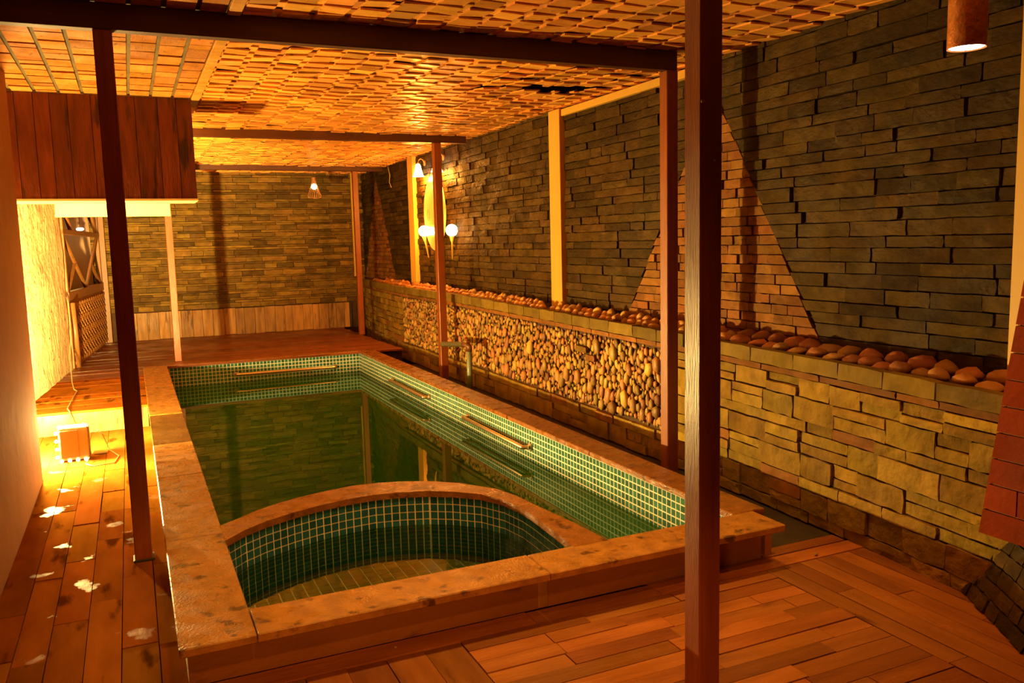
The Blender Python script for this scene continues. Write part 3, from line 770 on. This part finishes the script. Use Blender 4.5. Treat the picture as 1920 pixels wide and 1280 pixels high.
# shell: bottom, walls behind the tiles
sb = bmesh.new()
def quad(b, pts): b.faces.new([b.verts.new(p) for p in pts])
quad(sb, [(X0, Y0, ZB), (X1, Y0, ZB), (X1, Y1, ZB), (X0, Y1, ZB)])
quad(sb, [(X1, Y0, ZB), (X1, Y1, ZB), (X1, Y1, -.066), (X1, Y0, -.066)])
quad(sb, [(X0, Y1, ZB), (X1, Y1, ZB), (X1, Y1, -.066), (X0, Y1, -.066)])
quad(sb, [(X0, Y0, ZB), (X0, Y1, ZB), (X0, Y1, -.066), (X0, Y0, -.066)])
pobj('basin', sb, M['deep'])
gb = bmesh.new()
box_bm(X1, 2.66, Y0 - .02, Y1, -.07, .168, 0, gb); box_bm(X0 - .2, X1 + .16, Y1, Y1 + .02, -.07, .185, 0, gb); box_bm(.10, X0, Y0, Y1, -.07, .168, 0, gb)
pobj('grout', gb, M['grout'])
pobj('outer_wall', box_bm(2.62, 2.66, 2.97, Y1, -.05, .168), M['render'])
pobj('outer_wall', box_bm(.085, .12, 2.96, 7.7, -.02, .168), M['plaster_pale'])
pobj('front_wall', box_bm(X0 + .0, 2.5, Y0 - .035, Y0, -1.15, .168), M['grout'])
pobj('step_panel', box_bm(.085, 1.43, 2.955, 2.995, 0, .168), M['render'])
pobj('step_panel', box_bm(1.465, 2.585, 2.955, 2.995, 0, .168), M['render'])
pobj('step_panel', box_bm(1.425, 1.47, 2.95, 2.99, 0, .150, .004), M['skirt'])
# tiles of the walls, single pieces where they show
T = .041; tb = board_mesh('tile_board'); it = []
for r in range(6):
    z = .168 - T * (r + .5)
    for c in range(int((Y1 - Y0) / T)):
        y = Y1 - T * (c + .5); it.append((tb, M['tile'], TRS(Vector((X1 + .0015, y, z)) - PO, 0, (.005, T - .008, T - .008)), T))
    for c in range(int((X1 - X0) / T)):
        x = X1 - T * (c + .5); it.append((tb, M['tile'], TRS(Vector((x, Y1 + .0015, z)) - PO, 0, (T - .008, .005, T - .008)), T))
    for c in range(int((Y1 - Y0 - 1.1) / T)):
        y = Y1 - T * (c + .5); it.append((tb, M['tile'], TRS(Vector((X0 - .0015, y, z)) - PO, 0, (.006, T - .0065, T - .0065)), T * .0001))
scatter(pool, 'tile', it)
# granite rim in slabs
def slab(x0, x1, y0, y1, mt, z=.2, th=.032): pobj('coping_slab', box_bm(x0 + .0015, x1 - .0015, y0 + .0015, y1 - .0015, z - th, z + random.uniform(-.001, .001), .004), M[mt])
for a, b, k in ((2.82, 3.95, 'granite'), (3.95, 5.1, 'granite'), (5.1, 6.0, 'granite'), (6.0, 7.1, 'granite_shaded'), (7.1, 8.6, 'granite'), (8.6, 10.11, 'granite')): slab(.055, .305, a, b, k)
for a, b in ((.305, 1.42), (1.42, 2.61)): slab(a, b, 2.82, 3.045, 'granite')
for a, b in ((3.045, 4.4), (4.4, 5.9), (5.9, 7.4), (7.4, 8.9), (8.9, 10.13)): slab(2.492, 2.685, a, b, 'granite_red')
slab(.055, 2.685, 10.105, 10.20, 'granite_red', .197, .026)
# hot tub ---------------------------------------------------------------
tub = empty('hot_tub', (1.0, 3.6, 0), 'rounded hot tub in the near corner of the pool, lined with blue-green tiles', 'hot tub')
TO = Vector((1.0, 3.6, 0))
ring = bmesh.new(); n = len(TUB_IN)
lo = [[ring.verts.new((x - TO.x, y - TO.y, z)) for x, y in P] for P, z in ((TUB_OUT, .168), (TUB_OUT, .2), (TUB_IN, .2), (TUB_IN, .168))]
for i in range(n - 1):
    for k in range(4): ring.faces.new((lo[k][i], lo[k][i + 1], lo[(k + 1) % 4][i + 1], lo[(k + 1) % 4][i]))
bmesh.ops.recalc_face_normals(ring, faces=ring.faces)
obj('curved_coping', ring, M['granite_red'], tub)
wall = bmesh.new(); sep = lambda P, d: P
IN2 = [(x, y) for x, y in TUB_IN]
def offs(P, d):
    Q = []
    for i, (x, y) in enumerate(P):
        a = Vector(P[max(0, i - 1)]); b = Vector(P[min(len(P) - 1, i + 1)]); t = (b - a).normalized(); nrm = Vector((-t.y, t.x)); Q.append((x + nrm.x * d, y + nrm.y * d))
    return Q
INW = offs(TUB_IN, .012); OUTW = offs(TUB_OUT, -.012)
lo = [[wall.verts.new((x - TO.x, y - TO.y, z)) for x, y in P] for P, z in ((INW, -.22), (INW, .169), (OUTW, .169), (OUTW, ZB))]
for i in range(n - 1):
    for k in range(3): wall.faces.new((lo[k][i], lo[k][i + 1], lo[k + 1][i + 1], lo[k + 1][i]))
bmesh.ops.recalc_face_normals(wall, faces=wall.faces)
obj('grout', wall, M['grout'], tub)
# resample the inner outline and set tiles along it
pts = [Vector((x, y, 0)) for x, y in offs(TUB_IN, .0135)]; seg = []; s = 0
acc = [0]
for a, b in zip(pts, pts[1:]): acc.append(acc[-1] + (b - a).length)
def along(d):
    for i in range(len(pts) - 1):
        if d <= acc[i + 1] or i == len(pts) - 2:
            f = (d - acc[i]) / (acc[i + 1] - acc[i]); t = (pts[i + 1] - pts[i]).normalized(); return pts[i].lerp(pts[i + 1], f), math.atan2(t.y, t.x)
it = []
for c in range(int(acc[-1] / T)):
    P, a = along((c + .5) * T)
    for r in range(9):
        z = .168 - T * (r + .5); it.append((tb, M['tile_tub'], TRS(Vector((P.x, P.y, z)) - TO, a, (T - .006, .008, T - .006)), T * (1.2 if r < 5 else .5)))
scatter(tub, 'tile', it)
fl = bmesh.new(); fl.faces.new([fl.verts.new((x - TO.x, y - TO.y, -.181)) for x, y in INW + [(.28, 3.0)]])
obj('tub_floor', fl, M['grout'], tub)
it = []; FT = .062
def inside(x, y):
    c = False; P = offs(TUB_IN, .045) + [(.27, 2.99)]
    for i in range(len(P)):
        (xa, ya), (xb, yb) = P[i], P[(i + 1) % len(P)]
        if (ya > y) != (yb > y) and x < (xb - xa) * (y - ya) / (yb - ya) + xa: c = not c
    return c
for i in range(24):
    for j in range(20):
        x, y = .33 + FT * i, 3.06 + FT * j
        if inside(x, y): it.append((tb, M['tub_floor_tile'], TRS(Vector((x, y, -.178)) - TO, 0, (FT - .007, FT - .007, .006)), FT))
scatter(tub, 'floor_tile', it, 280)
# water -------------------------------------------------------------------
def poly_obj(name, poly, z, mt):
    b = bmesh.new(); f = b.faces.new([b.verts.new((x, y, z)) for x, y in poly])
    if f.normal.z < 0 or True: bmesh.ops.recalc_face_normals(b, faces=b.faces)
    b.normal_update()
    if b.faces[:][0].normal.z < 0: bmesh.ops.reverse_faces(b, faces=b.faces)
    bmesh.ops.triangulate(b, faces=b.faces)
    return obj(name, b, mt)
wp = poly_obj('pool_water', offs(TUB_OUT, -.012) + [(X1, 3.03), (X1, Y1), (X0, Y1)], -.057, M['water']); tag(wp, 'still murky green water filling the long pool', 'water')
wt = poly_obj('tub_water', INW + [(.30, 3.03)], .014, M['tub_water']); tag(wt, 'clear rippled water in the rounded hot tub', 'water')

# ================================================================== GRAB RAILS AND PIPE
def grab_rail(a, b, nrm, label):
    a, b, nrm = Vector(a), Vector(b), Vector(nrm); mid = (a + b) / 2
    e = empty('grab_rail', mid, label, 'rail', None)
    d = (b - a).normalized(); q = .055; A, B = a - mid, b - mid
    obj('bar', tube_bm([A + nrm * .045 + d * 0, A + nrm * q + d * .02, B + nrm * q - d * .02, B + nrm * .045], .0155, 12), M['chrome'], e, smooth=True)
    for P, s in ((A, 1), (B, -1)):
        br = obj('bracket', tube_bm([P, P + nrm * .03, P + nrm * .045 + d * s * .006, P + nrm * q + d * s * .022], .0155, 12), M['chrome'], e, smooth=True)
        obj('flange', tube_bm([P, P + nrm * .006], .028, 16), M['chrome'], br, smooth=False)
grab_rail((1.035, Y1 - .004, .038), (2.19, Y1 - .004, .028), (0, -1, 0), 'steel grab rail on the far tiled end of the pool')
grab_rail((X1 - .004, 8.62, .05), (X1 - .004, 7.45, .05), (-1, 0, 0), 'shorter-looking steel grab rail on the right pool wall, nearer the far end')
grab_rail((X1 - .004, 6.45, .045), (X1 - .004, 5.25, .045), (-1, 0, 0), 'steel grab rail on the right pool wall, nearer the camera')
e = empty('water_pipe', (2.98, 7.62, 0), 'bent blue-grey plastic pipe rising behind the right rim of the pool', 'pipe')
obj('riser', tube_bm([(0, 0, 0), (.0, 0, .44)], .027, 14), M['pvc'], e, smooth=True)
obj('elbow', tube_bm([(0, 0, .43), (0, 0, .47), (-.004, .022, .492), (-.012, .055, .495), (-.02, .09, .492)], .032, 14), M['elbow'], e, smooth=True)
sp = bmesh.new(); tube_bm([(-.02, .085, .492), (-.09, .52, .455)], .027, 14, sp, cap=False); tube_bm([(-.09, .52, .455), (-.03, .15, .485)], .022, 14, sp, cap=False)
obj('spout', sp, M['pvc_dark'], e, smooth=True)

# ================================================================== LAMPS
# box lamp edged with bulbs on the floor
LO = Vector((-.455, 6.72, 0))
e = empty('box_lamp', LO, 'square tan box lamp edged with glowing bulbs, on the floor by the left wall', 'lamp')
ca = obj('case', box_bm(-.095, .095, -.05, .07, .012, .25, .006), M['lamp_body'], e)
obj('front_panel', box_bm(-.085, .03, -.056, -.048, .03, .23, .002), M['lamp_panel'], ca)
obj('side_plate', box_bm(.094, .102, -.045, .06, .02, .245, .002), M['dark'], ca)
for i in range(4):
    for (bx, bz) in ((-.085 + i * .052, .012), (-.085 + i * .052, .262), (-.108, .045 + i * .058)):
        b = bmesh.new(); bmesh.ops.create_icosphere(b, subdivisions=2, radius=.0125, matrix=Matrix.Translation((bx, -.055, bz)))
        obj('bulb', b, M['bulb_main'], e, smooth=True)
obj('foot_plate', box_bm(.11, .21, .10, .17, .002, .02, .006), M['cream'], e)
light('box_lamp_light', 'POINT', LO + Vector((-.22, -.02, .30)), 760, WARM, .04)
light('box_lamp_beam', 'SPOT', LO + Vector((-.20, 0, .25)), 4600, WARM, .04, (-.93, 8.0, 1.05), 96, 1)
for ty, pw, cone in ((-2.6, 640, 58), (1.2, 70, 84)):
    light('box_lamp_beam', 'SPOT', LO + Vector((-.22, -.02, .30)), pw, WARM, .04, LO + Vector((3.9, ty, .42)), cone, 1)
light('box_lamp_light', 'POINT', LO + Vector((-.20, -.03, .12)), 16, WARM, .035)
light('box_lamp_light', 'POINT', LO + Vector((.05, .01, .30)), 60, WARM, .03)
c = obj('lamp_cable', tube_bm([(-.30, 6.74, .20), (-.27, 6.80, .15), (-.23, 6.80, .03), (-.17, 6.66, .008), (-.2, 6.45, .008), (-.33, 6.42, .008), (-.38, 6.52, .008), (-.36, 6.62, .03)], .004, 6), M['cable'], smooth=True)
tag(c, 'thin cream cable looping on the floor beside the box lamp', 'cable')
c = obj('wall_cable', tube_bm([(-.655, 10.35, 1.02), (-.64, 10.3, .95), (-.63, 10.2, .6), (-.64, 9.9, .4), (-.60, 9.3, .21), (-.56, 8.85, .205), (-.53, 8.75, .20), (-.545, 8.3, .20), (-.555, 7.8, .20), (-.53, 7.68, .19), (-.52, 7.3, .02), (-.50, 7.0, .01), (-.47, 6.84, .05)], .005, 6), M['cable'], smooth=True)
tag(c, 'cream cable hanging down the pale wall to the box lamp', 'cable')
# copper tube pendant
CO = Vector((2.6, 2.0, 2.10))
e = empty('copper_pendant', CO, 'copper tube pendant lamp glowing at its lower end, top right', 'lamp')
tb_ = bmesh.new(); lathe_bm([(.06, 0), (.06, .42), (.055, .425), (.055, .005), (.06, 0)], 28, (0, 0, 0), tb_); bmesh.ops.recalc_face_normals(tb_, faces=tb_.faces)
tube = obj('tube', tb_, M['copper'], e, smooth=True)
b = bmesh.new(); bmesh.ops.create_circle(b, cap_ends=True, radius=.054, segments=24, matrix=Matrix.Translation((0, 0, .004))); obj('light_source', b, M['tube_end'], tube)
obj('cord', tube_bm([(0, 0, .42), (0, 0, .52)], .004, 6), M['black_cable'], e)
light('copper_pendant_light', 'SPOT', CO + Vector((0, 0, -.01)), 60, RED, .04, CO + Vector((0, 0, -1)), 92, 1)
# wire cage pendant at the far end
WO = Vector((2.50, 12.3, 2.19))
e = empty('wire_pendant', WO, 'small wire cage pendant lamp hanging near the back wall', 'lamp')
prof = [(.028, .255), (.034, .20), (.055, .13), (.082, .06), (.098, .02), (.09, -.005), (.06, -.012)]
for k in range(18):
    a = 2 * PI * k / 18; obj('cage_wire', tube_bm([(r * math.cos(a), r * math.sin(a), z) for r, z in prof], .0042, 5), M['cage'], e)
obj('cage_ring', tube_bm([(.06 * math.cos(a * PI / 12), .06 * math.sin(a * PI / 12), -.012) for a in range(25)], .004, 6), M['cage'], e)
obj('cap', lathe_bm([(.0, .285), (.03, .28), (.034, .235), (.0, .23)], 14), M['cage'], e)
b = bmesh.new(); bmesh.ops.create_icosphere(b, subdivisions=2, radius=.042, matrix=Matrix.Translation((.0, 0, .15))); obj('bulb', b, M['bulb_main'], e, smooth=True)
obj('cord', tube_bm([(0, 0, .28), (0, 0, .44)], .004, 6), M['black_cable'], e)
light('wire_pendant_light', 'POINT', WO + Vector((0, 0, .15)), 26, RED, .03)
# oval board with its lamps on the right wall
BO = Vector((XR - .055, 9.76, 1.86))
e = empty('oval_board', BO, 'pale oval board on the slate wall behind the second post', 'sign')
b = bmesh.new(); N_ = 48; fr_, bk_ = [], []
for k in range(N_):
    a = 2 * PI * k / N_; cy, cz = math.cos(a), math.sin(a)
    yy = .37 * math.copysign(abs(cy) ** 1.12, cy); zz = .455 * math.copysign(abs(cz) ** 1.0, cz)
    fr_.append(b.verts.new((-.012, yy, zz))); bk_.append(b.verts.new((.012, yy, zz)))
b.faces.new(fr_); b.faces.new(bk_[::-1])
for k in range(N_): b.faces.new((fr_[k], bk_[k], bk_[(k + 1) % N_], fr_[(k + 1) % N_]))
bmesh.ops.recalc_face_normals(b, faces=b.faces); obj('panel', b, M['board'], e)
mk = bmesh.new()
def bar(y0, z0, y1, z1, t=.006):
    d = Vector((0, y1 - y0, z1 - z0)); Lq = d.length; a = math.atan2(z1 - z0, y1 - y0)
    box_bm(-.0125 - .002, -.0125, -Lq / 2, Lq / 2, -t / 2, t / 2, 0, mk, Matrix.Translation((0, (y0 + y1) / 2, (z0 + z1) / 2)) @ Matrix.Rotation(a, 4, 'X'))
for k in range(14):                       # tall outlined letter, as far as it can be read
    a0, a1 = 2 * PI * k / 14, 2 * PI * (k + 1) / 14; bar(.20 + .055 * math.cos(a0), -.02 + .07 * math.sin(a0), .20 + .055 * math.cos(a1), -.02 + .07 * math.sin(a1), .005)
    bar(.20 + .025 * math.cos(a0), -.02 + .045 * math.sin(a0), .20 + .025 * math.cos(a1), -.02 + .045 * math.sin(a1), .005)
for y0, y1, zz in ((.13, .22, -.13), (.19, .23, -.19), (.12, .16, -.19)): bar(y0, zz, y1, zz, .009)
obj('lettering', mk, M['board_mark'], e)
def sconce(y, z, label):
    e = empty('wall_sconce', (XR - .03, y, z), label, 'lamp')
    obj('wall_plate', tube_bm([(0, 0, .1), (-.015, 0, .1)], .035, 14), M['cage'], e)
    ar = obj('arm', tube_bm([(-.01, 0, .1), (-.03, 0, .14), (-.06, 0, .155), (-.085, 0, .14), (-.095, 0, .1)], .007, 8), M['cage'], e, smooth=True)
    b = bmesh.new(); lathe_bm([(.02, .09), (.032, .07), (.042, .02), (.062, -.05), (.075, -.065), (.06, -.055), (.03, .02)], 20, (-.095, 0, 0), b); obj('glass_shade', b, M['shade'], ar, smooth=True)
    light('wall_sconce_light', 'POINT', (XR - .125, y, z - .09), 60, RED, .03)
sconce(10.12, 2.385, 'lit bell-shaped wall lamp above the left side of the oval board')
sconce(9.43, 2.385, 'lit bell-shaped wall lamp hidden behind the second post')
def torch(y, z, lean, label):
    e = empty('globe_torch', (XR - .08, y, z), label, 'lamp')
    b = bmesh.new(); bmesh.ops.create_icosphere(b, subdivisions=3, radius=.07); obj('globe', b, M['shade'], e, smooth=True)
    obj('stem', tube_bm([(0, 0, -.06), (.01, lean * .3, -.14), (.02, lean, -.33)], .01, 8, radii=[.03, .014, .008]), M['yellow'], e, smooth=True)
    obj('bracket', tube_bm([(.075, lean * .5, -.19), (.01, lean * .5, -.19)], .008, 8), M['cage'], e)
    light('globe_torch_light', 'POINT', (XR - .16, y, z), 34, RED, .05)
torch(10.12, 1.645, -.09, 'glowing globe torch on a slim stem left of the oval board')
torch(9.12, 1.635, .06, 'glowing globe torch on the slate wall right of the second post')
c = obj('hanging_cord', tube_bm([(3.40, 11.6, 2.58), (3.41, 11.55, 2.45), (3.42, 11.62, 2.36), (3.41, 11.5, 2.28)], .006, 6), M['cable'], smooth=True); tag(c, 'short loose cord hanging from the ceiling by the far slate wall', 'cord')

# ================================================================== WOODEN SCREEN AT THE FAR LEFT
S0 = Vector((-.665, 10.56, ZD)); S1 = Vector((-.385, 13.2, ZD)); SL = (S1 - S0).length; sa = math.atan2(S1.y - S0.y, S1.x - S0.x)
e = empty('wooden_screen', S0, 'brown wooden screen with crossed bars above and a carved panel below, far left', 'screen', rz=sa)
obj('post', box_bm(-.03, .03, -.03, .03, 0, 2.0, .006), M['screen'], e)
obj('post', box_bm(SL - .05, SL, -.025, .025, 0, 2.0, .006), M['screen'], e)
obj('mid_rail', box_bm(-.03, SL, -.035, .035, .76, .86, .006), M['screen'], e)
obj('top_rail', box_bm(-.03, SL, -.03, .03, 1.50, 1.56, .006), M['screen'], e)
for (u0, z0, u1, z1) in ((0.05, 1.5, 1.35, .86), (.12, .86, .75, 1.2), (1.35, .86, 2.6, 1.5), (1.9, 1.15, 2.55, .86), (.05, 1.95, .6, 1.56), (2.5, 1.56, 2.2, 1.9)):
    obj('bar', tube_bm([(u0, 0, z0), (u1, 0, z1)], .022, 6), M['screen'], e)
obj('panel', box_bm(.03, SL - .05, -.012, .012, .0, .77), M['carve'], e)
cv = bmesh.new()
for i in range(30):
    for j in range(9):
        u = .09 + i * .088; z = .06 + j * .08 + (.04 if i % 2 else 0)
        if u < SL - .1 and z < .74:
            bmesh.ops.create_icosphere(cv, subdivisions=1, radius=1, matrix=Matrix.Translation((u, -.016, z)) @ Matrix.Rotation(.7 if (i + j) % 2 else -.5, 4, 'Y') @ Matrix.Diagonal((.062, .032, .024, 1)))
o = obj('carving', cv, M['carve'], e); o['kind'] = 'stuff'
obj('rail_post', tube_bm([(.10, -.05, 0), (.02, -.05, .74)], .03, 10), M['screen'], e, smooth=True)

# ================================================================== SMALL LITTER
b = bmesh.new(); bmesh.ops.create_icosphere(b, subdivisions=1, radius=.5, matrix=Matrix.Translation((2.83, 2.86, .009)) @ Matrix.Rotation(.5, 4, 'Z') @ Matrix.Diagonal((.035, .018, .012, 1)))
tag(obj('paper_scrap', b, M['pale_joint']), 'tiny white scrap lying on the right end of the front deck', 'litter')
b = bmesh.new(); bmesh.ops.create_icosphere(b, subdivisions=1, radius=.5, matrix=Matrix.Translation((.80, 2.89, .008)) @ Matrix.Diagonal((.014, .012, .010, 1)))
tag(obj('paper_scrap', b, M['pale_joint']), 'tiny white scrap lying on the border board before the step', 'litter')

# small lamp in the passage behind the wooden screen
e = empty('passage_lamp', (-.575, 12.9, 1.80), 'tiny white lamp seen through the top of the wooden screen, far left', 'lamp')
b = bmesh.new(); bmesh.ops.create_icosphere(b, subdivisions=2, radius=1, matrix=Matrix.Diagonal((.05, .03, .022, 1))); obj('bulb', b, M['tube_end'], e, smooth=True)
obj('cord', tube_bm([(0, 0, .02), (0, 0, .9)], .004, 6), M['black_cable'], e)
light('passage_lamp_light', 'POINT', (-.72, 12.35, 1.70), 16, MID, .05)
